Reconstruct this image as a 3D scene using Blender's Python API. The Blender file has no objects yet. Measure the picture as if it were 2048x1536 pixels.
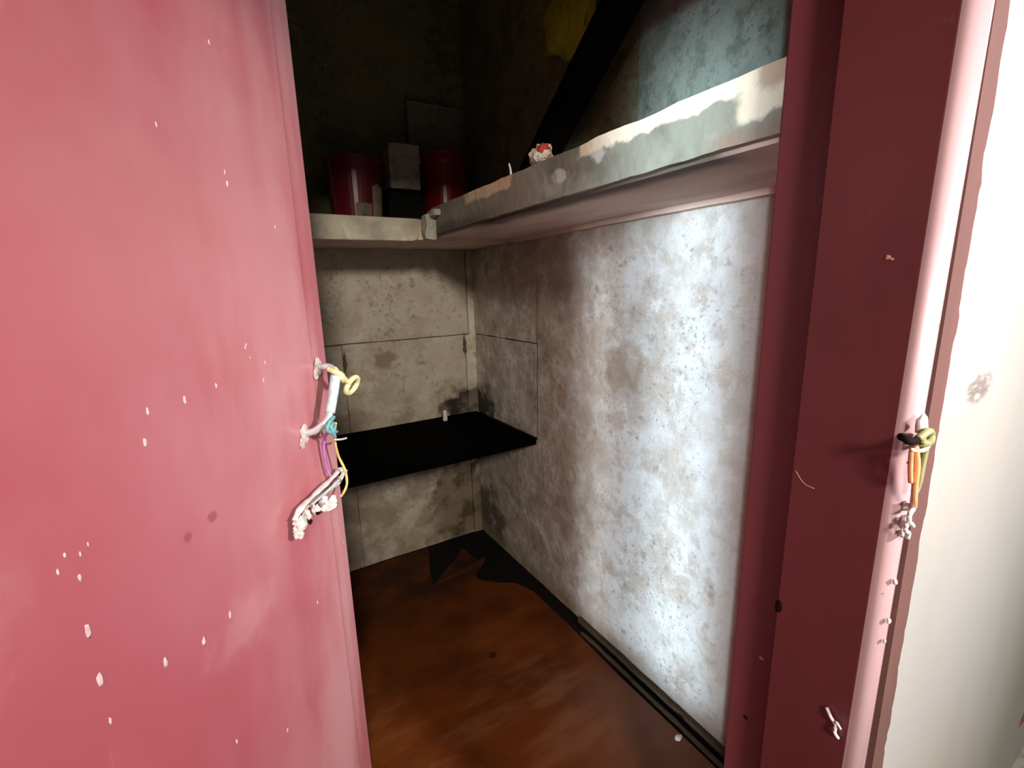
import bpy, bmesh, math, random
from mathutils import Vector, Matrix, noise
random.seed(7)
sc = bpy.context.scene
COL = sc.collection

# ---------------------------------------------------------------- camera
VX, VY, CX, CY = (2615, 527), (458, 590), 1024, 768
F = math.sqrt(-((VX[0]-CX)*(VY[0]-CX) + (VX[1]-CY)*(VY[1]-CY)))
def _d(p): return Vector(((p[0]-CX)/F, -(p[1]-CY)/F, -1)).normalized()
ax, ay = _d(VX), _d(VY)
R3 = Matrix((ax, ay, ax.cross(ay)))
cam = bpy.data.cameras.new('camera')
cam.sensor_fit = 'HORIZONTAL'; cam.sensor_width = 36; cam.lens = F/2048*36
cam.clip_start = .02
co = bpy.data.objects.new('camera', cam); COL.objects.link(co)
co.matrix_world = Matrix.Translation((0, 0, 1.35)) @ R3.to_4x4()
sc.camera = co

# ---------------------------------------------------------------- view, world, lamps
sc.view_settings.view_transform = 'Standard'; sc.view_settings.look = 'None'
sc.view_settings.gamma = 1; sc.view_settings.use_curve_mapping = False
sc.view_settings.exposure = 0
w = bpy.data.worlds.new('world'); sc.world = w; w.use_nodes = True
w.node_tree.nodes['Background'].inputs[0].default_value = (.9, .95, 1, 1)
w.node_tree.nodes['Background'].inputs[1].default_value = .10

def area(name, loc, target, sx, sy, power, color, spread=180):
    l = bpy.data.lights.new(name, 'AREA'); l.shape = 'RECTANGLE'; l.size = sx; l.size_y = sy
    l.energy = power; l.color = color; l.spread = math.radians(spread)
    o = bpy.data.objects.new(name, l); COL.objects.link(o); o.location = loc
    o.rotation_euler = (Vector(target)-Vector(loc)).to_track_quat('-Z', 'Y').to_euler()
    return o
# hall ceiling lamp, on the right behind the camera
area('hall_lamp_right', (1.15, -1.5, 2.05), (.60, .6, 1.08), .14, .14, 11.5, (1, .95, .93), 62)
# unseen fill lamp added behind the camera, shining in under the lintel
area('fill_lamp_back', (-.46, -1.90, 2.40), (.6, 1.6, 1.0), .4, .35, 68, (1, .91, .78))
# two unseen narrow lamps added at the left to streak the right wall
area('streak_lamp', (-1.62, -1.02, 1.0), (1.068, .86, .97), .07, 1.85, 2.85, (.74, .91, 1), 8.2)
area('streak_lamp_side', (-1.50, -.95, .80), (1.068, 1.19, .75), .05, 1.5, .62, (.86, .95, 1), 5.2)

# ---------------------------------------------------------------- material helpers
class G:
    def __init__(s, name, rough=.7, spec=.4):
        s.m = bpy.data.materials.new(name); s.m.use_nodes = True
        s.t = s.m.node_tree; s.b = s.t.nodes['Principled BSDF']
        s.b.inputs['Roughness'].default_value = rough
        s.b.inputs['Specular IOR Level'].default_value = spec
        s.c = s.t.nodes.new('ShaderNodeTexCoord').outputs['Object']
        s.col = None
    def L(s, a, b): s.t.links.new(a, b)
    def put(s, sock, v):
        if isinstance(v, bpy.types.NodeSocket): s.L(v, sock)
        else: sock.default_value = v
    def math(s, op, a, b=0., clamp=False):
        n = s.t.nodes.new('ShaderNodeMath'); n.operation = op; n.use_clamp = clamp
        s.put(n.inputs[0], a); s.put(n.inputs[1], b); return n.outputs[0]
    def mul(s, a, b): return s.math('MULTIPLY', a, b)
    def rng(s, v, lo, hi, smooth=True):
        n = s.t.nodes.new('ShaderNodeMapRange'); n.interpolation_type = 'SMOOTHSTEP' if smooth else 'LINEAR'
        if lo > hi:
            s.put(n.inputs['Value'], v); n.inputs[1].default_value = hi; n.inputs[2].default_value = lo
            n.inputs[3].default_value = 1; n.inputs[4].default_value = 0
        else:
            s.put(n.inputs['Value'], v); n.inputs[1].default_value = lo; n.inputs[2].default_value = hi
        return n.outputs[0]
    def map(s, stretch=(1, 1, 1), off=(0, 0, 0)):
        n = s.t.nodes.new('ShaderNodeMapping'); n.inputs['Scale'].default_value = stretch
        n.inputs['Location'].default_value = off; s.L(s.c, n.inputs[0]); return n.outputs[0]
    def raw(s, scale, detail=4, stretch=(1, 1, 1), off=(0, 0, 0), rough=.55, dist=0.):
        n = s.t.nodes.new('ShaderNodeTexNoise'); n.inputs['Scale'].default_value = scale
        n.inputs['Detail'].default_value = detail; n.inputs['Roughness'].default_value = rough
        n.inputs['Distortion'].default_value = dist
        s.L(s.map(stretch, off), n.inputs['Vector']); return n.outputs['Fac']
    def noise(s, scale, lo, hi, **k): return s.rng(s.raw(scale, **k), lo, hi)
    def vor(s, scale, lo, hi, off=(0, 0, 0), stretch=(1, 1, 1)):
        n = s.t.nodes.new('ShaderNodeTexVoronoi'); n.inputs['Scale'].default_value = scale
        s.L(s.map(stretch, off), n.inputs['Vector']); return s.rng(n.outputs['Distance'], lo, hi)
    def sep(s, axis):
        n = s.t.nodes.new('ShaderNodeSeparateXYZ'); s.L(s.c, n.inputs[0]); return n.outputs[axis]
    def axis(s, axis, lo, hi, wob=0., scale=8, off=(0, 0, 0)):
        v = s.sep(axis)
        if wob: v = s.math('ADD', v, s.mul(s.math('SUBTRACT', s.raw(scale, off=off), .5), wob))
        return s.rng(v, lo, hi)
    def spot(s, c, r, wob=.5, scale=10, lo=1.1, hi=.6):
        n = s.t.nodes.new('ShaderNodeMapping'); n.vector_type = 'POINT'
        n.inputs['Scale'].default_value = tuple(1/x for x in r)
        n.inputs['Location'].default_value = tuple(-a/x for a, x in zip(c, r)); s.L(s.c, n.inputs[0])
        l = s.t.nodes.new('ShaderNodeVectorMath'); l.operation = 'LENGTH'; s.L(n.outputs[0], l.inputs[0])
        v = s.math('ADD', l.outputs['Value'], s.mul(s.math('SUBTRACT', s.raw(scale, off=c), .5), wob*2))
        return s.rng(v, lo, hi)
    def base(s, c): s.col = (*c, 1) if len(c) == 3 else c; return s
    def over(s, c, f, amt=1.):
        n = s.t.nodes.new('ShaderNodeMix'); n.data_type = 'RGBA'
        s.put(n.inputs[0], s.mul(f, amt) if amt != 1 else f)
        s.put(n.inputs[6], s.col); n.inputs[7].default_value = (*c, 1); s.col = n.outputs[2]; return s
    def bump(s, h, strength=.3, dist=.01):
        n = s.t.nodes.new('ShaderNodeBump'); n.inputs['Strength'].default_value = strength
        n.inputs['Distance'].default_value = dist; s.put(n.inputs['Height'], h)
        if s.b.inputs['Normal'].is_linked: s.L(s.b.inputs['Normal'].links[0].from_socket, n.inputs['Normal'])
        s.L(n.outputs[0], s.b.inputs['Normal']); return s
    def rough(s, v): s.put(s.b.inputs['Roughness'], v); return s
    def done(s): s.put(s.b.inputs['Base Color'], s.col); return s.m

def plain(name, c, rough=.6, spec=.4, metal=0.):
    g = G(name, rough, spec).base(c); g.over(tuple(x*.6 for x in c), g.noise(35, .45, .75)); g.bump(g.raw(60), .15, .002)
    g.b.inputs['Metallic'].default_value = metal
    return g.done()

# ---------------------------------------------------------------- mesh helpers
def obj(name, bm, mat, parent=None, origin=None, smooth=False, bevel=0.):
    if origin is not None: bmesh.ops.translate(bm, verts=bm.verts, vec=-Vector(origin))
    bmesh.ops.recalc_face_normals(bm, faces=bm.faces)
    me = bpy.data.meshes.new(name); bm.to_mesh(me); bm.free()
    if mat: me.materials.append(mat)
    if smooth:
        for p in me.polygons: p.use_smooth = True
    o = bpy.data.objects.new(name, me); COL.objects.link(o)
    if parent: o.parent = parent
    if origin is not None: o.location = origin
    if bevel:
        b = o.modifiers.new('bevel', 'BEVEL'); b.width = bevel; b.segments = 2; b.limit_method = 'ANGLE'
    return o
def struct(o): o['kind'] = 'structure'; return o
def tag(o, label, cat, group=None):
    o['label'] = label; o['category'] = cat
    if group: o['group'] = group
    return o
def box(bm, lo, hi):
    v = [bm.verts.new((x, y, z)) for x in (lo[0], hi[0]) for y in (lo[1], hi[1]) for z in (lo[2], hi[2])]
    for f in ((0, 1, 3, 2), (4, 6, 7, 5), (0, 4, 5, 1), (2, 3, 7, 6), (0, 2, 6, 4), (1, 5, 7, 3)):
        bm.faces.new([v[i] for i in f])
def bx(*lohi):
    bm = bmesh.new()
    for lo, hi in lohi: box(bm, lo, hi)
    return bm
def rough_box(lo, hi, seg, jit, scale=9., fade=None, seed=0.):
    """A box cut into a grid whose points are pushed about by noise: worn, chipped edges."""
    bm = bx((lo, hi))
    d = [hi[i]-lo[i] for i in range(3)]
    for i in range(3):
        n = max(1, int(d[i]/seg))
        for k in range(1, n):
            c = [0, 0, 0]; c[i] = lo[i]+d[i]*k/n; no = [0, 0, 0]; no[i] = 1
            bmesh.ops.bisect_plane(bm, geom=bm.verts[:]+bm.edges[:]+bm.faces[:], plane_co=c, plane_no=no, dist=1e-6)
    for v in bm.verts:
        n = noise.noise_vector(v.co*scale+Vector((seed, seed*2, 0))) + .5*noise.noise_vector(v.co*scale*3.1+Vector((0, seed, 5)))
        a = jit*(fade(v.co) if fade else 1)
        v.co += n*a
    return bm
def prism(pts, plane, a, b):
    """Polygon pts (2-D) in the plane 'xy','yz' or 'xz', thickened from a to b along the third axis."""
    def P(p, t): return {'xy': (p[0], p[1], t), 'yz': (t, p[0], p[1]), 'xz': (p[0], t, p[1])}[plane]
    bm = bmesh.new()
    A = [bm.verts.new(P(p, a)) for p in pts]; B = [bm.verts.new(P(p, b)) for p in pts]
    bm.faces.new(A); bm.faces.new(B[::-1])
    for i in range(len(pts)):
        j = (i+1) % len(pts); bm.faces.new((A[i], A[j], B[j], B[i]))
    return bm
def wobble(pts, step=.05, amp=.003, seed=0):
    """Outline cut finely, each point nudged: a broken or hand-cut edge."""
    out = []
    for i, p in enumerate(pts):
        q = pts[(i+1) % len(pts)]; L = math.hypot(q[0]-p[0], q[1]-p[1]); n = max(1, int(L/step))
        for k in range(n):
            x, y = p[0]+(q[0]-p[0])*k/n, p[1]+(q[1]-p[1])*k/n
            v = noise.noise_vector(Vector((x*14, y*14, seed*3.7)))
            out.append((x+v.x*amp, y+v.y*amp) if k else (x+v.x*amp*.4, y+v.y*amp*.4))
    return out
def spline(pts, n=6):
    pts = [Vector(p) for p in pts]; out = []
    for i in range(len(pts)-1):
        p0, p1, p2, p3 = pts[max(i-1, 0)], pts[i], pts[i+1], pts[min(i+2, len(pts)-1)]
        for k in range(n):
            t = k/n
            out.append(.5*((2*p1)+(p2-p0)*t+(2*p0-5*p1+4*p2-p3)*t*t+(3*p1-p0-3*p2+p3)*t**3))
    out.append(pts[-1]); return out
def tube(bm, pts, r, sides=8, n=6, taper=None, flat=1.):
    P = spline(pts, n) if n > 1 else [Vector(p) for p in pts]; rings = []
    up = Vector((.31, .17, .93))
    for i, p in enumerate(P):
        t = (P[min(i+1, len(P)-1)]-P[max(i-1, 0)]).normalized()
        a = t.cross(up).normalized(); b = t.cross(a); f = i/(len(P)-1)
        rr = r*(taper(f) if taper else 1)
        rings.append([bm.verts.new(p+(a*math.cos(k*math.tau/sides)*rr+b*math.sin(k*math.tau/sides)*rr*flat)) for k in range(sides)])
    for i in range(len(rings)-1):
        for k in range(sides):
            l = (k+1) % sides; bm.faces.new((rings[i][k], rings[i][l], rings[i+1][l], rings[i+1][k]))
    bm.faces.new(rings[0][::-1]); bm.faces.new(rings[-1])
    return bm
def tubes(*specs):
    bm = bmesh.new()
    for pts, r in specs: tube(bm, pts, r)
    return bm
def lathe(prof, c, sides=32, bm=None):
    bm = bm or bmesh.new(); rings = []
    for r, z in prof:
        rings.append([bm.verts.new((c[0]+r*math.cos(k*math.tau/sides), c[1]+r*math.sin(k*math.tau/sides), c[2]+z)) for k in range(sides)])
    for i in range(len(rings)-1):
        for k in range(sides):
            l = (k+1) % sides; bm.faces.new((rings[i][k], rings[i][l], rings[i+1][l], rings[i+1][k]))
    bm.faces.new(rings[0][::-1]); bm.faces.new(rings[-1])
    return bm
def lump(bm, c, r, amp=.35, sub=2, scale=1.3, seed=0):
    t = bmesh.new(); bmesh.ops.create_icosphere(t, subdivisions=sub, radius=1)
    m = {}
    for v in t.verts:
        k = 1+amp*noise.noise(v.co*scale+Vector((seed, 0, seed*1.7)))
        m[v] = bm.verts.new(Vector(c)+Vector((v.co.x*r[0], v.co.y*r[1], v.co.z*r[2]))*k)
    for f in t.faces: bm.faces.new([m[v] for v in f.verts])
    t.free(); return bm

# ---------------------------------------------------------------- materials
def red_paint(name, c=(.47, .105, .135), pale=(.70, .37, .39), rough=.30, door=False):
    g = G(name, rough, .9 if door else .5).base(c)
    if door:
        g.over((.54, .155, .18), g.noise(3.1, .40, .68, stretch=(1, 1, .6)), .7)
        g.over(pale, g.mul(g.axis(0, .35, .95, .5, 2.2), g.noise(4, .25, .65, stretch=(1.6, 1, .45), off=(3, 1, 2))), .75)  # sheen near the free edge put into the paint as paler pink
        g.over((.53, .235, .24), g.mul(g.axis(2, 1.15, 1.75, .4, 3), g.noise(3, .35, .7, off=(1, 7, 2))), .45)
        g.over((.72, .36, .38), g.mul(g.noise(38, .62, .75, stretch=(1.6, 1, .25)), g.noise(5, .5, .62, off=(2, 2, 9))), .55)
        for c2, r2 in (((.541, 0, 1.012), (.012, .05, .010)), ((.491, 0, 1.006), (.008, .05, .008))):
            g.over((.30, .04, .065), g.spot(c2, r2, .4, 60), .7)
        g.over((.68, .34, .36), g.spot((.25, 0, 1.07), (.05, .1, .09), 1.2, 25, 1.4, 0), .2)
        g.over((.70, .36, .38), g.spot((.58, 0, .80), (.08, .1, .05), 1.2, 25, 1.4, 0), .35)
    else:
        g.over(tuple(x*.72 for x in c), g.noise(5, .42, .68, stretch=(1, 1, .35)), .6)
        g.over(pale, g.noise(46, .68, .78, stretch=(1, 1, .5)), .35)
        g.over((.05, .008, .006), g.vor(31, .07, .03), .5)
    g.bump(g.raw(190, 2), .05, .001); g.bump(g.raw(9, 3, stretch=(1, 1, .4)), .10, .006)
    return g.done()
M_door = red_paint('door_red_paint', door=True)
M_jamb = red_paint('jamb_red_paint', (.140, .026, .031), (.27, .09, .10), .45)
M_chamfer = red_paint('highlit_red_paint', (.55, .35, .375), (.68, .5, .52), .38)  # same red paint, paler: the gloss highlight is in the base colour
M_band = red_paint('dirty_red_paint', (.155, .070, .062), (.28, .18, .17), .55)

def plaster(name, base, brown, mold, pits=True, extra=None, seed=0.):
    g = G(name, .75, .3).base(base)
    o = (seed, seed*.7, seed*.3)
    g.over(brown, g.noise(3.6, .44, .62, off=o, detail=9, rough=.68), .8)
    g.over(tuple(b*1.12 for b in base), g.noise(7, .52, .62, off=(o[0]+3, 1, 4), detail=5, dist=.6), .75)
    g.over(brown, g.mul(g.noise(13, .48, .60, off=(o[0]+9, 2, 4), detail=9, rough=.7), g.noise(3, .40, .56, off=(5, 5, o[0]))), .85)
    g.over(tuple(b*1.1 for b in base), g.noise(30, .52, .66, off=(o[0], 7, 7), detail=8, rough=.7), .5)
    g.over(mold, g.mul(g.noise(24, .52, .68, off=(2, o[0], 8), detail=9, rough=.7), g.noise(4, .42, .60, off=(1, 9, o[0]))), .8)
    g.over(tuple(m*.5 for m in mold), g.vor(95, .16, .06, off=o), .55)
    g.over(mold, g.mul(g.noise(75, .56, .68, off=(o[0], 3, 3), detail=4), g.noise(6, .42, .58, off=(8, o[0], 2))), .7)
    if extra: extra(g)
    g.bump(g.raw(70, 5), .35, .003); g.bump(g.noise(16, .4, .7, detail=5), .35, .006)
    if pits: g.bump(g.vor(60, .05, .16, off=o), .45, .003)
    return g.done()
def right_extra(g):
    g.over((.42, .325, .25), g.mul(g.axis(1, 1.05, 1.36, .45, 7), g.noise(11, .30, .62, off=(3, 8, 1), detail=9, rough=.7)), .85)
    g.over((.20, .17, .13), g.mul(g.axis(1, 1.2, 1.6, .3, 7), g.noise(8, .50, .68, off=(3, 2, 1), detail=9, rough=.7)), .7)                       # browner towards the far corner
    g.over((.30, .21, .13), g.spot((1.06, 1.10, 1.07), (.2, .10, .10), .9, 16), .6)
    g.over((.30, .25, .20), g.mul(g.axis(2, 1.40, 1.54, .25, 7), g.noise(9, .35, .6)), .6)
    g.over((.44, .35, .28), g.axis(1, .78, .66, .12, 8), .6)
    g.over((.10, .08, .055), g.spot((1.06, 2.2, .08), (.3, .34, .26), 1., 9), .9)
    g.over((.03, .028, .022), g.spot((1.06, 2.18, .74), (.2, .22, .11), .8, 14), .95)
    g.over((.30, .25, .18), g.axis(2, .10, .02, .06, 12), .6)
M_wall_right = plaster('stained_white_plaster', (.70, .70, .685), (.49, .425, .365), (.25, .235, .205), extra=right_extra, seed=1.)
def back_extra(g):
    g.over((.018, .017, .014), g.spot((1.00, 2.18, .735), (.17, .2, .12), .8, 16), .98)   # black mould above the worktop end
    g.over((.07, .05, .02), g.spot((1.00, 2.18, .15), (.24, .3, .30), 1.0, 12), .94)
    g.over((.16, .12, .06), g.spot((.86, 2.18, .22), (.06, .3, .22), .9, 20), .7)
    g.over((.22, .16, .10), g.spot((.60, 2.18, 1.03), (.06, .2, .05), .8, 20), .7)
    g.over((.30, .24, .17), g.axis(2, 1.36, 1.52, .2, 9), .6)
    g.over((.30, .23, .16), g.mul(g.axis(2, .92, .74, .15, 9), g.noise(10, .38, .6)), .7)
    g.over((.035, .03, .022), g.spot((.412, 2.18, 1.03), (.010, .2, .07), .8, 40), .85)
    g.over((.035, .03, .022), g.spot((1.012, 2.18, 1.06), (.010, .2, .07), .8, 40), .85)
M_wall_back = plaster('stained_beige_board', (.58, .52, .42), (.46, .385, .29), (.25, .21, .155), pits=False, extra=back_extra, seed=4.)
M_batten = plaster('pale_corner_batten', (.70, .64, .54), (.52, .44, .34), (.25, .21, .155), pits=False, extra=back_extra, seed=5.)
M_wall_up = plaster('mouldy_green_plaster', (.27, .31, .27), (.15, .175, .13), (.09, .11, .075), seed=7.)
M_dark_up = plaster('shaded_upper_plaster', (.26, .24, .14), (.17, .145, .08), (.08, .075, .035), seed=9.)  # dark olive base carries the shade above the shelves
M_gap = plain('dark_joint_filler', (.16, .125, .085), .9)
def hall_extra(g):
    g.over((.16, .12, .11), g.mul(g.spot((.835, .19, 1.20), (.055, .1, .022), .35, 40), g.noise(120, .35, .6, stretch=(.3, 1, 1.2))), .8)
    g.over((.28, .07, .05), g.spot((1.72, .19, .17), (.07, .1, .03), .3, 30), .9)
def hall_wall():
    g = G('pale_hall_plaster', .6, .35).base((.385, .378, .366))
    g.over((.385, .35, .29), g.noise(2.2, .42, .7), .5); g.over((.34, .33, .31), g.noise(6, .5, .75, stretch=(1, 1, .3)), .4)
    g.over((.17, .15, .14), g.vor(9, .035, .015), .6)
    hall_extra(g); g.bump(g.raw(45, 4), .12, .002); return g.done()
M_hall = hall_wall()

def fascia(name, base, patch, off):
    g = G(name, .8, .3).base(base)
    g.over(tuple(c*.55 for c in base), g.noise(9, .46, .68, off=off, detail=6), .75)
    g.over(tuple(min(1, c*1.35) for c in base), g.noise(15, .55, .66, off=(off[0]+2, 4, 1), detail=5), .6)
    patch(g); g.bump(g.raw(60, 5), .35, .004); g.bump(g.raw(14, 4), .3, .006); return g.done()
def side_patch(g):
    cream = (.84, .78, .62)
    g.over((.55, .60, .55), g.spot((.70, .93, 1.60), (.2, .03, .018), .8, 45), .8)
    g.over((.60, .66, .62), g.spot((.70, .80, 1.617), (.2, .022, .02), .8, 45), .8)
    g.over((.26, .225, .18), g.axis(1, 1.00, 1.10, .05, 30), .85)
    g.over((.09, .085, .07), g.mul(g.axis(2, 1.60, 1.56, .05, 20), g.axis(1, 1.1, 1.4, .1, 10)), .8)
    g.over(cream, g.mul(g.axis(2, 1.618, 1.626, .035, 26), g.axis(1, .87, .855, .03, 40)))
    g.over(cream, g.mul(g.axis(1, .505, .475, .10, 12), g.axis(2, 1.580, 1.590, .05, 22)))
    g.over((.72, .52, .36), g.mul(g.axis(2, 1.613, 1.622, .03, 26), g.mul(g.axis(1, 1.14, 1.16, .03, 30), g.axis(1, 1.46, 1.42, .05, 30))), .9)
    g.over((.45, .30, .20), g.spot((.70, .43, 1.64), (.2, .03, .03), .6, 40), .7)
    g.over((.30, .23, .18), g.mul(g.axis(2, 1.578, 1.568, .02, 20), g.axis(1, .55, .5, .05, 20)), .8)
M_fascia_side = fascia('chipped_grey_concrete', (.27, .285, .24), side_patch, (0, 0, 0))
def back_patch(g):
    g.over((.40, .32, .22), g.noise(8, .52, .7, off=(3, 3, 3)), .6)
M_end = fascia('broken_grey_mortar', (.46, .43, .36), lambda g: None, (2, 6, 2))
M_fascia_back = fascia('dirty_cream_concrete', (.60, .54, .43), back_patch, (5, 1, 2))
def under_mat():
    g = G('pinkish_shelf_underside', .75, .3).base((.68, .51, .43))
    g.over((.46, .34, .27), g.noise(6, .42, .68, stretch=(2, .5, 1), detail=5), .6)
    g.over((.66, .52, .42), g.noise(11, .54, .68, stretch=(2, .5, 1), off=(4, 4, 4)), .6)
    g.over((.07, .062, .05), g.mul(g.axis(0, .80, .735, .06, 6), g.mul(g.axis(1, .44, .55, .08, 9), g.axis(1, 1.55, 1.3, .1, 9))), .92)  # streak by the front edge: recess shade and dirt in the colour
    g.bump(g.raw(50, 5), .3, .004); return g.done()
M_under = under_mat()
def lino():
    g = G('worn_brown_linoleum', .6, .15).base((.130, .030, .004))
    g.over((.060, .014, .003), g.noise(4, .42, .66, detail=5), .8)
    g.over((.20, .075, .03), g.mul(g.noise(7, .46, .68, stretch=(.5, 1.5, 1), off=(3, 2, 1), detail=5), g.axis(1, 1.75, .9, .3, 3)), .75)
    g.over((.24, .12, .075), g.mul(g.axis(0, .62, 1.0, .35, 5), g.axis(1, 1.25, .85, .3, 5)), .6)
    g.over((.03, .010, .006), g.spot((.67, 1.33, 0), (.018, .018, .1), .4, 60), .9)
    g.over((.02, .010, .007), g.mul(g.axis(1, 1.6, 1.9, .25, 6), g.noise(5, .3, .6)), .8)  # darker under the worktop, its shade put into the colour
    g.bump(g.raw(35, 4), .15, .003); g.bump(g.raw(5, 3), .3, .012); return g.done()
M_lino = lino()
M_subfloor = plain('black_dirty_subfloor', (.010, .008, .008), .9, .1)
M_black = plain('black_worktop', (.0012, .0011, .0010), .8, .02)
M_black_mat = plain('black_rubber', (.010, .009, .008), .85, .1)
M_skirt = plain('dark_olive_wood', (.085, .062, .035), .7)
M_white = plain('dirty_white_plastic', (.80, .77, .72), .4)
M_silver = plain('pale_metal', (.66, .70, .72), .35, .5, .35)
M_bluewhite = plain('pale_blue_tape', (.62, .76, .82), .35)
M_teal = plain('teal_thread', (.20, .48, .52), .6)
M_yellow = plain('yellow_wire_sleeve', (.92, .87, .46), .4)
M_amber = plain('amber_wire_sleeve', (.85, .60, .22), .4)
M_purple = plain('purple_thread', (.50, .17, .52), .6)
M_orange = plain('orange_wire_sleeve', (.86, .40, .20), .4)
M_olive = plain('olive_wire_sleeve', (.33, .33, .15), .5)
M_plasterlump = plain('white_plaster_splash', (.78, .74, .71), .8)
M_dark = plain('black_hole', (.012, .006, .005), .9, .1)

# ---------------------------------------------------------------- setting: room shell
XR, YB, ZS = 1.068, 2.181, 1.54
ZC = 2.75
YF, YI = .197, .392                      # hall face and room face of the door wall
XJ, XH = .64, -.40                       # right and left side of the doorway
struct(obj('floor', bx(((-1.6, YF, -.08), (2.4, YB+.1, 0))), M_subfloor))
struct(obj('floor', bx(((-1.6, -2.6, -.08), (2.4, YF, 0))), plain('pale_hall_floor', (.58, .55, .50), .5)))  # unseen hall floor, pale so that it bounces light into the room
ceil = struct(obj('ceiling', bx(((-1.6, -2.6, ZC), (2.4, YB+.1, ZC+.08))), M_dark_up))
wb = struct(obj('wall_back', bx(((-1.6, YB+.010, 0), (XR+.1, YB+.12, ZC))), M_gap))
wr = struct(obj('wall_right', bx(((XR+.010, YI, 0), (XR+.12, YB+.010, ZC))), plain('black_joint', (.03, .022, .015), .9)))
struct(obj('wall_left', bx(((-1.6, YI, 0), (-1.5, YB+.010, ZC))), M_dark_up))
fw = obj('wall_front', bx(((XJ+.030, YF, 0), (2.4, YI, ZC)), ((-1.6, YF, 0), (XH-.03, YI, ZC)), ((XH-.03, YF, 1.985), (XJ+.03, YI, ZC))), M_hall)
struct(fw)

def panel(name, pts, plane, a, b, mat, parent, amp=.0025, seed=0):
    return obj(name, prism(wobble(pts, .04, amp, seed), plane, a, b), mat, parent, bevel=.0015)
# boards of the back wall (facing the camera side)
panel('board', [(-1.5, 1.115), (1.036, 1.1185), (1.036, 1.60), (-1.5, 1.60)], 'xz', YB, YB+.012, M_wall_back, wb, seed=1)
panel('board', [(.4065, 0), (1.0165, 0), (1.0165, 1.1145), (.4065, 1.1125)], 'xz', YB+.001, YB+.012, M_wall_back, wb, seed=2)
panel('board', [(-1.5, 0), (.404, 0), (.404, 1.111), (-1.5, 1.105)], 'xz', YB-.001, YB+.012, M_wall_back, wb, seed=3)
panel('corner_batten', [(1.018, 0), (XR+.01, 0), (XR+.01, 1.60), (1.040, 1.60), (1.040, 1.114), (1.018, 1.112)], 'xz', YB-.006, YB+.012, M_batten, wb, .0015, seed=4)
obj('upper_wall_face', prism([(-1.5, 1.603), (XR+.01, 1.603), (XR+.01, ZC), (-1.5, ZC)], 'xz', YB, YB+.012), M_dark_up, wb)
# boards of the right wall
panel('board', [(1.606, .70), (YB+.005, .70), (YB+.005, 1.1135), (1.602, 1.1115)], 'yz', XR+.006, XR+.012, M_wall_right, wr, seed=5)
panel('board', [(1.596, 1.116), (YB+.005, 1.118), (YB+.005, 1.60), (1.594, 1.60)], 'yz', XR+.005, XR+.012, M_wall_right, wr, seed=6)
panel('board', [(YI, 0), (YB+.005, 0), (YB+.005, .694), (1.604, .69), (1.597, .70), (1.590, 1.0), (1.583, 1.2), (1.586, 1.4), (1.580, 1.60), (YI, 1.60)], 'yz', XR-.001, XR+.012, M_wall_right, wr, .004, seed=7)
obj('upper_wall_face', prism([(YI, 1.603), (1.055, 1.603), (1.055, ZC), (YI, ZC)], 'yz', XR, XR+.012), M_wall_up, wr)
obj('upper_wall_face', prism([(1.058, 1.603), (YB+.005, 1.603), (YB+.005, ZC), (1.058, ZC)], 'yz', XR+.002, XR+.012), M_dark_up, wr)  # same wall past the beam's edge, its shade put into darker plaster

# door frame: red lining of the reveal with a rebate on the room side, rounded arris with painted-in gloss, red band on the wall
def lining(x0, s):        # plan outline, s=+1 right side, -1 left side
    return [(x0, .210), (x0, .319), (x0+s*.025, .319), (x0+s*.025, YI+.002), (x0+s*.032, YI+.002), (x0+s*.032, .210)]
def leaning(pts, lean):   # upright prism whose foot stands a little further in than its head
    bm = bmesh.new(); n = len(pts)
    A = [bm.verts.new((p[0], p[1]+lean, 0)) for p in pts]; B = [bm.verts.new((p[0], p[1]-lean*.2, 1.985)) for p in pts]
    bm.faces.new(A); bm.faces.new(B[::-1])
    for i in range(n): bm.faces.new((A[i], A[(i+1) % n], B[(i+1) % n], B[i]))
    return bm
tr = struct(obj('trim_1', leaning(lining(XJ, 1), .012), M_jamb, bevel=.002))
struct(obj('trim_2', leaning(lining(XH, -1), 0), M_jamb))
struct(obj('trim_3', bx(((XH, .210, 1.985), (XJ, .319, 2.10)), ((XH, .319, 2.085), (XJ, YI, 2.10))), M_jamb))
def arris(s, x0):
    pts = [(x0, .211)]
    for k in range(9):
        a = math.pi*.5*k/8
        pts.append((x0+s*(.021*(1-math.cos(a))), .2085-.0155*math.sin(a)))
    return pts+[(x0+s*.040, YF-.003), (x0+s*.040, YF+.02), (x0+s*.030, .215)]
ch = struct(obj('trim_4', leaning(arris(1, XJ), .012), M_chamfer))
for p in ch.data.polygons: p.use_smooth = 0 < p.index-2 < 8
band_l = []; random.seed(3)
bm = bmesh.new(); zz = [0]
while zz[-1] < 1.985: zz.append(zz[-1]+random.uniform(.006, .016))
va = []
for z in zz:
    e = .006*noise.noise(Vector((0, 3, z*22)))+.004*noise.noise(Vector((0, 9, z*75)))
    lean = .012*(1-z/1.985)*.55
    va.append([bm.verts.new((XJ+.021, YF-.0045+lean*.0, z)), bm.verts.new((XJ+.070+e, YF-.0015, z)), bm.verts.new((XJ+.070+e, YF+.004, z)), bm.verts.new((XJ+.021, YF+.004, z))])
for p, q in zip(va, va[1:]):
    for k in range(4): bm.faces.new((p[k], p[(k+1) % 4], q[(k+1) % 4], q[k]))
obj('paint_band', bm, M_band, ch)
bm = bmesh.new()
for y, z, r in ((.205, 1.085, .006), (.203, 1.066, .008), (.205, 1.05, .005), (.204, .985, .004), (.204, .93, .004), (.205, .90, .003), (.206, 1.14, .004)):
    lump(bm, (XJ+.010, y-.008, z), (r*.6, r*.6, r), .5, 2, 1.6, z*9)
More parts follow.
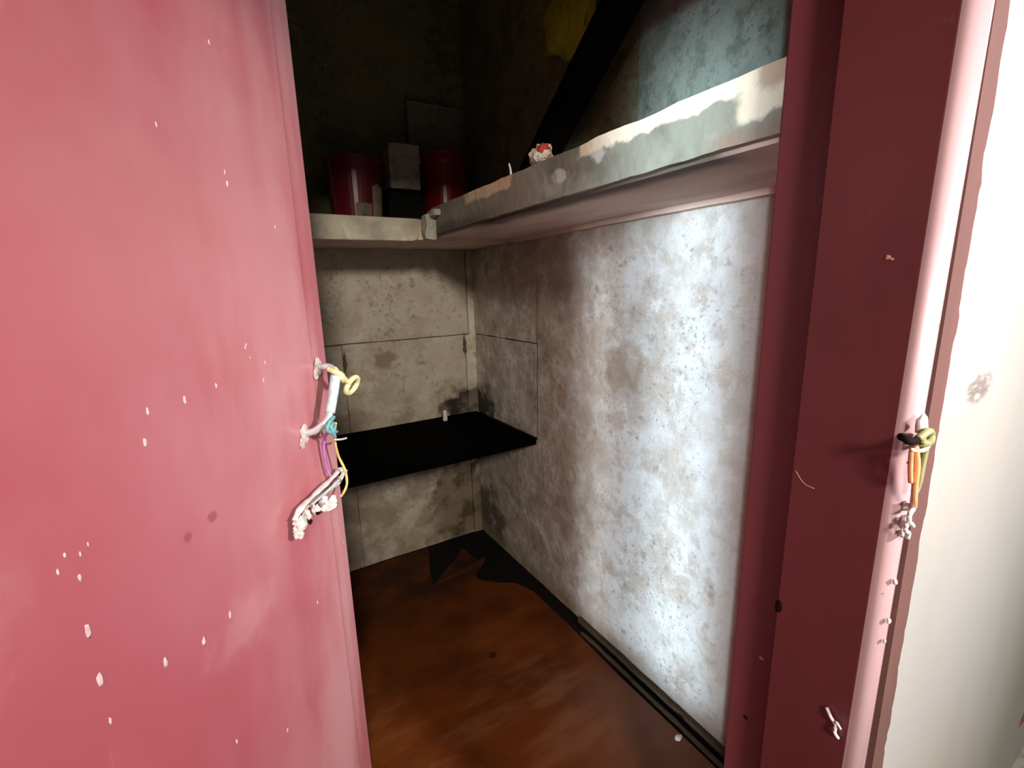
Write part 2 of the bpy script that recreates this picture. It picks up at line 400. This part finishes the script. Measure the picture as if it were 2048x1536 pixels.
obj('plaster_splash', bm, M_plasterlump, ch, smooth=True)
# lock hole and small paint chips in the right lining
bm = bmesh.new(); lump(bm, (XJ+.001, .322, .874), (.003, .006, .011), .25, 2, 1.3, 2); lump(bm, (XJ+.025, .37, .616), (.001, .004, .004), .3, 2); obj('lock_hole', bm, M_dark, tr, smooth=True)
bm = bmesh.new()
lump(bm, (XJ, .244, 1.37), (.0012, .003, .003), .5, 2, 1.5, 1); lump(bm, (XJ, .240, 1.368), (.001, .0025, .0015), .5, 2, 1.5, 4)
tube(bm, [(XJ, .318, 1.09), (XJ, .306, 1.076), (XJ, .292, 1.073)], .0009, 5)
lump(bm, (XJ+.025, .353, .748), (.001, .004, .003), .5, 2, 1.5, 6)
obj('paint_chip', bm, plain('pink_primer', (.55, .25, .24), .7), tr, smooth=True)
obj('loose_string', tubes(([(XJ-.003, .244, .766), (XJ-.006, .236, .758), (XJ-.004, .231, .750), (XJ-.007, .229, .740), (XJ-.003, .226, .732)], .0022), ([(XJ-.004, .232, .752), (XJ-.008, .228, .758), (XJ-.005, .224, .75)], .0016)), M_white, tr, smooth=True)

# skirting in the gutter between linoleum and right wall
def skirting():
    bm = rough_box((XR-.020, YI+.01, 0), (XR-.001, 1.30, .020), .03, .0035, 14)
    return bm
sk = struct(obj('baseboard_right', skirting(), M_skirt, bevel=.002))
obj('batten', rough_box((XR-.052, YI+.01, 0), (XR-.040, 1.24, .009), .03, .003, 11, seed=4), M_skirt, sk)

# ---------------------------------------------------------------- brown linoleum sheet with a torn corner
pts = [(-1.48, YI+.01), (1.003, YI+.01), (1.006, .60), (1.000, 1.0), (1.006, 1.30), (1.003, 1.56), (.965, 1.655), (.90, 1.70), (.835, 1.768), (.835, 1.80),
       (.862, 1.835), (.90, 1.858), (.930, 1.885), (.905, 1.915), (.893, 1.95), (.890, 1.99), (.870, 2.030), (.835, 2.005), (.80, 1.975), (.755, 1.945),
       (.70, 1.900), (.640, 1.848), (.648, 1.89), (.662, 1.95), (.69, 2.03), (.715, 2.10), (.735, YB-.012), (-1.48, YB-.012)]
from mathutils.geometry import tessellate_polygon
bm = bmesh.new()
va = [bm.verts.new((p[0], p[1], .001)) for p in pts]; vb = [bm.verts.new((p[0], p[1], .0045)) for p in pts]
for t in tessellate_polygon([[Vector((p[0], p[1], 0)) for p in pts]]):
    bm.faces.new([va[i] for i in t]); bm.faces.new([vb[i] for i in t])
for i in range(len(pts)):
    j = (i+1) % len(pts); bm.faces.new((va[i], va[j], vb[j], vb[i]))
for v in bm.verts:
    for c, r, hgt in (((.932, 1.885), .05, .022), ((.870, 2.03), .06, .02)):
        d = math.hypot(v.co.x-c[0], v.co.y-c[1])
        if d < r: v.co.z += hgt*(1-d/r)
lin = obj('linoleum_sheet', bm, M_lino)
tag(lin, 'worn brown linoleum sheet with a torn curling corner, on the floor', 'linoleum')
bm = bmesh.new(); lump(bm, (.985, .742, .010), (.013, .008, .008), .4, 2, 1.3, 3)
tag(obj('pebble', bm, M_white, origin=(.985, .742, .003), smooth=True), 'small white pebble on the brown linoleum by the right wall', 'pebble')

# ---------------------------------------------------------------- shelves and worktop
def edge_fade(x0):
    return lambda c: 1. if c.x < x0 else .25
side = bpy.data.objects.new('concrete_shelf', None); COL.objects.link(side); side.location = (.88, 1.1, ZS)
tag(side, 'concrete shelf along the right wall, grey chipped front with cream paint remains', 'shelf')
def under(o, par): o.parent = par; o.matrix_parent_inverse = par.matrix_world.inverted(); return o
bpy.context.view_layer.update()
under(obj('slab', rough_box((.716, YI+.004, ZS+.006), (XR-.004, 1.742, 1.640), .06, .003, 9), M_under), side)
o = under(obj('front_edge', rough_box((.698, YI+.004, 1.553), (.722, 1.742, 1.648), .018, .0028, 11, seed=2), M_fascia_side), side)
o['label'] = 'grey chipped front edge with cream paint'
under(obj('wall_cleat', rough_box((XR-.030, YI+.004, ZS-.008), (XR-.002, YB-.45, ZS+.008), .05, .002, 9, seed=3), M_under), side)
bm = rough_box((.656, 1.70, 1.535), (.698, 1.738, 1.618), .012, .006, 22, seed=6)
under(obj('broken_end', bm, M_end), side)
under(obj('broken_end', rough_box((.672, 1.65, 1.612), (.70, 1.72, 1.632), .012, .006, 22, seed=9), M_end), side)
back = bpy.data.objects.new('concrete_shelf', None); COL.objects.link(back); back.location = (0, 1.95, 1.53)
tag(back, 'cream concrete shelf on the back wall under the red bucket', 'shelf')
bpy.context.view_layer.update()
under(obj('slab', rough_box((-1.49, 1.772, 1.536), (XR-.004, YB-.004, 1.612), .09, .002, 7, seed=11), M_under), back)
bm = prism([(-1.49, 1.520), (.625, 1.530), (.640, 1.536), (.650, 1.552), (.653, 1.612), (-1.49, 1.616)], 'xz', 1.756, 1.775)
o = under(obj('front_edge', bm, M_fascia_back, bevel=.004), back); o['label'] = 'cream front edge with a rounded end'
bm = rough_box((-1.49, 1.598, .676), (XR-.006, YB-.008, .703), .08, .0015, 8, seed=5)
wt = obj('worktop', bm, M_black, origin=(.3, 1.9, .676), bevel=.002); tag(wt, 'black worktop slab fixed in the far corner above the floor', 'worktop')

# ---------------------------------------------------------------- things on the shelves and the worktop
ZT = 1.618
bucket_c = (.475, 1.955, ZT)
def red_plastic(name, c, lab=None):
    g = G(name, .30, .5).base(c); g.over(tuple(x*.5 for x in c), g.noise(9, .45, .7, stretch=(1, 1, .4)), .7)
    g.bump(g.raw(12), .12, .004); return g.done()
M_red = red_plastic('dark_red_plastic', (.15, .008, .022)); M_red2 = red_plastic('crimson_plastic', (.27, .009, .022))
bk = obj('red_bucket', lathe([(.088, 0), (.092, .004), (.098, .10), (.104, .195), (.105, .205), (.112, .207), (.113, .222), (.106, .224), (.103, .214), (.086, .03), (.0, .028)][:-1], bucket_c, 40), M_red, origin=bucket_c, smooth=False)
tag(bk, 'dark red plastic bucket with a torn pale label, on the back shelf', 'bucket')
def bucket_label(a0, a1, z0, z1, r0):
    bm = bmesh.new(); P = []
    n = 8
    for k in range(n+1):
        a = a0+(a1-a0)*k/n; w_ = .006*noise.noise(Vector((a*5, 1, 2)))
        for z in (z0+w_, z1+w_*2): 
            r = r0+.0625*z*.97+.0012
            P.append(bm.verts.new((math.cos(a)*r, math.sin(a)*r, z)))
    for k in range(n): bm.faces.new((P[2*k], P[2*k+1], P[2*k+3], P[2*k+2]))
    r = bmesh.ops.solidify(bm, geom=bm.faces[:], thickness=.0007); return bm
lb = obj('label', bucket_label(-1.15, -.35, .010, .125, .0922), plain('torn_pale_label', (.55, .48, .38), .6), bk)
lb['label'] = 'torn pale label'
o = obj('label', bucket_label(-1.85, -1.2, .008, .055, .0922), plain('stained_pale_label', (.45, .34, .28), .6), bk); o['label'] = 'stained pale label'
can_c = (.878, 2.02, ZT)
cn = obj('red_canister', lathe([(.080, 0), (.086, .004), (.087, .05), (.093, .06), (.098, .25), (.100, .262), (.104, .268), (.104, .285), (.097, .292), (.090, .286)], can_c, 40), M_red2, origin=can_c)
tag(cn, 'crimson plastic canister on the back shelf near the right wall', 'canister')
obj('lid', lathe([(.106, .285), (.107, .30), (.102, .306), (.03, .309)], (0, 0, 0), 40), plain('dull_pink_lid', (.20, .05, .05), .5), cn)
tb = obj('tall_carton', rough_box((.772, 2.132, ZT), (1.018, 2.172, 2.15), .05, .003, 5, seed=2), plain('grey_brown_card', (.30, .255, .20), .8), origin=(.89, 2.15, ZT))
tag(tb, 'tall grey carton standing behind the crimson canister', 'carton')
obj('lid_flap', rough_box((-.12, -.028, .527), (.13, .010, .536), .05, .002, 6, seed=1), plain('pale_card_flap', (.36, .33, .27), .8), tb)
tn = obj('black_tin', rough_box((.588, 1.90, ZT), (.728, 2.04, 1.732), .04, .0015, 8, seed=3), M_black_mat, origin=(.66, 1.97, ZT), bevel=.004)
tag(tn, 'low black box under the grey-brown carton on the back shelf', 'box')
obj('lid', rough_box((-.074, -.073, .114), (.070, .073, .124), .05, .001, 8), M_black, tn)
gb = obj('small_carton', rough_box((.603, 1.905, 1.744), (.725, 2.02, 1.905), .04, .003, 7, seed=8), plain('grey_brown_paper', (.33, .27, .22), .8), origin=(.665, 1.96, 1.744), bevel=.004)
tag(gb, 'small grey-brown carton on top of the low black box', 'carton')
obj('flap', rough_box((-.06, -.062, .10), (.06, -.056, .166), .03, .002, 9), plain('torn_card', (.36, .31, .25), .8), gb)

cp = bpy.data.objects.new('crumpled_packet', None); COL.objects.link(cp); cp.location = (.745, 1.075, 1.648)
tag(cp, 'small crumpled white packet with a red patch on the right shelf edge', 'packet')
bm = bmesh.new(); lump(bm, (0, 0, .030), (.024, .036, .031), .5, 3, 1.9, 5)
obj('wrapper', bm, plain('crumpled_white_paper', (.74, .64, .50), .7), cp)
bm = bmesh.new(); lump(bm, (-.004, -.018, .045), (.017, .016, .016), .5, 2, 1.9, 8); obj('red_patch', bm, plain('red_print', (.50, .06, .045), .6), cp)
bm = bmesh.new(); lump(bm, (-.016, -.012, .026), (.013, .013, .012), .5, 2, 1.9, 2); obj('foil', bm, plain('pale_foil', (.70, .78, .72), .3), cp)
pg = obj('white_peg', tube(bmesh.new(), [(.735, 1.215, 1.648), (.737, 1.216, 1.672), (.733, 1.218, 1.694)], .0042, 8, 4, lambda f: 1-.4*f), M_white, origin=(.735, 1.215, 1.648), smooth=True)
tag(pg, 'thin white peg upright on the right shelf left of the packet', 'peg')
sb = obj('candle_stub', lathe([(.011, 0), (.012, .004), (.0105, .045), (.008, .052), (.003, .054)], (.847, 2.095, .704), 16), M_white, origin=(.847, 2.095, .704))
tag(sb, 'short white candle stub at the back of the black worktop', 'candle')
obj('wick', tube(bmesh.new(), [(0, 0, .052), (.001, 0, .058), (.003, 0, .063)], .001, 6), M_black_mat, sb)

rl = bpy.data.objects.new('rolled_mat', None); COL.objects.link(rl); rl.location = (.955, 1.50, 1.645)
tag(rl, 'black rolled mat leaning over the right-hand shelf in the dark', 'mat')
ax_ = Vector((0, -1.04, .80)); L_ = ax_.length
bm = bmesh.new(); sp = []
for k in range(70):
    a = k*.30; r = .014+.0022*a; sp.append((r*math.cos(a), r*math.sin(a)))
loops = []
q = ax_.to_track_quat('Z', 'Y')
for t in (0, .25, .5, .75, 1):
    loops.append([bm.verts.new(q @ Vector((x*(1+.05*math.sin(t*9)), y, .06+t*(L_-.12)))+Vector((0, 0, .035))) for x, y in sp])
for A, B in zip(loops, loops[1:]):
    for k in range(len(sp)-1): bm.faces.new((A[k], A[k+1], B[k+1], B[k]))
bmesh.ops.solidify(bm, geom=bm.faces[:], thickness=.0035)
obj('sheet', bm, M_black_mat, rl, smooth=True)
bm = bmesh.new()
for t in (.28, .7):
    c = q @ Vector((0, 0, .06+t*(L_-.12)))+Vector((0, 0, .035))
    tube(bm, [c+q @ Vector((.066*math.cos(k*math.tau/20), .066*math.sin(k*math.tau/20), 0)) for k in range(21)], .003, 6, 1)
bm.free()
bg = bpy.data.objects.new('yellow_bag', None); COL.objects.link(bg); bg.location = (1.03, 1.33, 2.10)
tag(bg, 'yellow-green plastic bag hanging on the right wall above the shelf', 'bag')
bm = bmesh.new(); lump(bm, (0, 0, .07), (.035, .13, .10), .45, 3, 1.7, 4)
obj('sack', bm, plain('yellow_green_plastic', (.42, .44, .02), .45), bg, smooth=True)
obj('loop', tube(bmesh.new(), [(0, -.04, .15), (.01, -.01, .24), (.03, 0, .28), (.01, .02, .24), (0, .05, .15)], .004), plain('olive_plastic', (.30, .32, .03), .5), bg, smooth=True)

# ---------------------------------------------------------------- door, opened into the room
DW, DT = .949, .042
bm = bmesh.new()
prof = [(0, 0), (.868, 0), (.876, .0015), (.884, .0022), (.905, .0028), (.936, .0062), (.944, .010), (DW, .017), (DW, DT-.004), (DW-.004, DT), (0, DT)]
A = [bm.verts.new((x, y, .006)) for x, y in prof]; B = [bm.verts.new((x, y, 1.965)) for x, y in prof]
bm.faces.new(A); bm.faces.new(B[::-1])
for i in range(len(prof)): bm.faces.new((A[i], A[(i+1) % len(prof)], B[(i+1) % len(prof)], B[i]))
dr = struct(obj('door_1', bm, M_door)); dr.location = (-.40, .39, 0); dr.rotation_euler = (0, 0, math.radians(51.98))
fl = [(.528, 1.203), (.455, 1.163), (.467, 1.203), (.591, 1.21), (.672, 1.265), (.677, 1.242), (.34, .974), (.421, .856), (.485, .835), (.34, .908), (.541, .836), (.34, .849), (.684, 1.527), (.682, 1.545), (.689, 1.734), (.561, 1.578), (.798, 1.473), (.669, 1.261), (.336, 1.074), (.351, 1.066), (.361, 1.072), (.326, 1.06), (.715, 1.227), (.908, .749), (.908, .803), (.629, .508), (.704, 1.197), (.778, .681), (.345, 1.04), (.51, .62)]
big = {0: 1.3, 1: 1.3, 2: 1.1, 6: 1.7, 7: 1.6, 8: 1.6, 9: 1.8, 10: 1.4, 12: 1.2}
bm = bmesh.new()
for k, (u, z) in enumerate(fl):
    s = big.get(k, random.uniform(.55, 1.0)); lump(bm, (u, -.0004, z), (.0021*s, .0005, .0050*s), .6, 2, 1.4, k)
o = obj('paint_fleck', bm, plain('white_paint_fleck', (.82, .58, .59), .6), dr, smooth=True); o['kind'] = 'stuff'
for z in (.3, 1.05, 1.8):
    obj('hinge', lathe([(.009, 0), (.009, .1)], (-.004, -.006, z), 12), M_jamb, dr, smooth=True)
hd = obj('handle', tube(bmesh.new(), [(.885, -.002, 1.190), (.886, -.030, 1.189), (.872, -.046, 1.180), (.862, -.050, 1.165), (.836, -.050, 1.112), (.822, -.049, 1.090), (.812, -.040, 1.078), (.808, -.022, 1.066), (.806, -.002, 1.062)], .0075, 10, 6), M_silver, dr, smooth=True)
hd['label'] = 'pale metal pull handle'
for (u, z, sd) in ((.886, 1.190, 1), (.806, 1.060, 4)):
    bm = bmesh.new(); lump(bm, (u, -.003, z), (.012, .004, .019), .5, 3, 2.1, sd); lump(bm, (u-.013, -.003, z-.015), (.008, .003, .012), .5, 3, 2.1, sd+2)
    obj('mount', bm, plain('flaked_white_filler', (.66, .54, .50), .8), hd)
bm = bmesh.new(); tube(bm, [(.868, -.0505, 1.172), (.850, -.0515, 1.138), (.830, -.050, 1.100)], .0130, 10, 5, None, .8)
obj('tape', bm, M_bluewhite, hd, smooth=True)

def door_pt(p): 
    a = math.radians(51.98); return Vector((-.40+p[0]*math.cos(a)-p[1]*math.sin(a), .39+p[0]*math.sin(a)+p[1]*math.cos(a), p[2]))
def hung(name, paths, mat, label, cat, group=None):
    base = door_pt(paths[0][0][0]); bm = bmesh.new()
    for pts, r in paths: tube(bm, [door_pt(p) for p in pts], r, 7, 6)
    return tag(obj(name, bm, mat, origin=base, smooth=True), label, cat, group)
ring = [(.928+.026*math.cos(a), -.056-.008*math.sin(a), 1.139+.018*math.sin(a)) for a in [k*math.tau/10+2.6 for k in range(12)]]
yl = hung('yellow_wire', [([(.862, -.040, 1.188), (.858, -.058, 1.182), (.868, -.063, 1.176), (.880, -.062, 1.166), (.893, -.060, 1.157)]+ring, .0062),
                          ([(.880, -.044, 1.186), (.866, -.062, 1.172), (.884, -.058, 1.158)], .0062)], M_yellow, 'yellow coated wire looped round the top of the door handle', 'wire')
hung('teal_thread', [([(.826, -.060, 1.092), (.800, -.062, 1.086), (.798, -.058, 1.072), (.815, -.058, 1.062), (.834, -.056, 1.070)], .0042),
                     ([(.820, -.060, 1.082), (.806, -.063, 1.074), (.818, -.060, 1.056), (.826, -.058, 1.048)], .0034),
                     ([(.800, -.058, 1.088), (.812, -.064, 1.066), (.832, -.060, 1.058)], .003)], M_teal, 'teal thread knotted round the lower end of the door handle', 'thread')
hung('purple_thread', [([(.822, -.046, 1.060), (.840, -.026, 1.042), (.847, -.016, 1.010), (.853, -.014, .972), (.860, -.016, .944)], .0036)], M_purple, 'purple thread hanging down the door below the handle', 'thread')
aw = hung('amber_wire', [([(.838, -.056, 1.075), (.850, -.046, 1.058), (.866, -.034, 1.026), (.876, -.032, .988), (.877, -.044, .952), (.879, -.044, .918), (.864, -.042, .903), (.846, -.044, .902)], .0030)], M_amber, 'thin amber wire dangling from the door handle to the white tag', 'wire')
bm = bmesh.new(); tube(bm, [door_pt(p) for p in ((.838, -.050, 1.038), (.860, -.052, 1.031), (.884, -.052, 1.026))], .0022, 6, 3)
obj('loose_end', bm, M_white, aw, origin=None); bpy.data.objects['loose_end'].matrix_parent_inverse = Matrix.Translation(-aw.location)
tg = bpy.data.objects.new('plastic_tag', None); COL.objects.link(tg); tg.location = door_pt((.80, -.02, .92))
tag(tg, 'tattered bundle of white plastic strips hanging below the door handle', 'tag')
def strip(pts, w, th, mat, name, seed):
    bm = bmesh.new(); tube(bm, [door_pt(p) for p in pts], w, 8, 5, lambda f: .8+.35*math.sin(f*17+seed)*.5+.1*math.sin(f*41), th)
    bmesh.ops.translate(bm, verts=bm.verts, vec=-tg.location)
    obj(name, bm, mat, tg, smooth=False)
strip([(.905, -.020, .944), (.850, -.022, .940), (.790, -.022, .936), (.735, -.022, .932), (.705, -.022, .918)], .0075, .45, M_white, 'strip', 1)
strip([(.925, -.017, .932), (.900, -.016, .918), (.860, -.015, .914), (.800, -.014, .918), (.740, -.016, .918)], .0080, .5, plain('grey_white_plastic', (.56, .57, .54), .4), 'strip', 2)
strip([(.870, -.030, .930), (.820, -.031, .928), (.760, -.030, .926)], .0035, .7, M_bluewhite, 'strip', 3)
bm = bmesh.new()
for (u, y, z, r, s) in ((.715, -.026, .905, .014, 1), (.708, -.026, .890, .011, 2), (.740, -.026, .912, .010, 3), (.775, -.026, .905, .010, 5)):
    lump(bm, door_pt((u, y, z))-tg.location, (r*.8, r*.8, r), .7, 3, 2.2, s)
obj('crumple', bm, M_white, tg)
bm = bmesh.new(); lump(bm, door_pt((.822, -.026, .890))-tg.location, (.017, .017, .011), .6, 3, 2.0, 7); lump(bm, door_pt((.842, -.027, .893))-tg.location, (.008, .008, .012), .5, 3, 2.0, 9)
lump(bm, door_pt((.805, -.027, .912))-tg.location, (.010, .010, .010), .5, 2, 2.0, 3)
obj('crumple', bm, M_white, tg)
for d in ((.775, -.030, .900, .006), (.742, -.031, .896, .005)):
    bm = bmesh.new(); lump(bm, door_pt(d[:3])-tg.location, (d[3],)*3, .6, 2, 2, d[0]*9); obj('hole', bm, M_dark, tg)

# ---------------------------------------------------------------- wires tied at the right jamb
def jp(p, s=1.075): return Vector((p[0]*s, p[1]*s, 1.35+(p[2]-1.35)*s))
hk = bpy.data.objects.new('wire_hook', None); COL.objects.link(hk); hk.location = jp((.59, .18, 1.185))
tag(hk, 'dark metal hook with wire knots on the right door jamb', 'hook')
def J(name, paths, mat, par=None):
    bm = bmesh.new()
    for pts, r in paths: tube(bm, [jp(p)-(hk.location if par else Vector()) for p in pts], r, 7, 6)
    return obj(name, bm, mat, par, smooth=True)
J('staple', [([(.566, .184, 1.190), (.560, .178, 1.190), (.566, .175, 1.187), (.585, .175, 1.186), (.604, .176, 1.183)], .0042)], M_dark, hk)
J('knot', [([(.578, .174, 1.188), (.590, .171, 1.194), (.604, .172, 1.189), (.596, .170, 1.182), (.580, .172, 1.184), (.590, .174, 1.190)], .0042)], M_olive, hk)
J('binding', [([(.568, .175, 1.178), (.584, .171, 1.175), (.600, .171, 1.178), (.618, .176, 1.180), (.612, .174, 1.186)], .0022)], plain('pale_yellow_cord', (.80, .74, .50), .6), hk)
bm = bmesh.new(); lump(bm, jp((.596, .178, 1.197))-hk.location, (.007, .006, .012), .5, 2, 1.6, 4); obj('plaster_lump', bm, M_plasterlump, hk, smooth=True)
def wired(name, paths, mat, label, cat):
    o = J(name, paths, mat); b = jp(paths[0][0][0]); o.data.transform(Matrix.Translation(-b)); o.location = b; return tag(o, label, cat)
wired('orange_wire', [([(.575, .174, 1.180), (.580, .172, 1.160), (.586, .173, 1.136), (.594, .174, 1.116), (.610, .178, 1.103)], .0032), ([(.572, .176, 1.176), (.573, .175, 1.158), (.580, .175, 1.140)], .0024)], M_orange, 'orange wire hanging from the hook on the right door jamb', 'wire')
wired('olive_wire', [([(.596, .172, 1.180), (.596, .173, 1.155), (.598, .174, 1.134), (.598, .176, 1.124)], .0036)], M_olive, 'olive wire beside the orange one at the right door jamb', 'wire')
wired('frayed_string', [([(.606, .177, 1.102), (.592, .175, 1.101), (.593, .175, 1.092), (.606, .176, 1.084), (.616, .178, 1.078)], .0026), ([(.590, .176, 1.090), (.588, .175, 1.082), (.600, .176, 1.076), (.603, .177, 1.068)], .0024)], M_white, 'curled grey-white string end below the orange wire on the jamb', 'string')
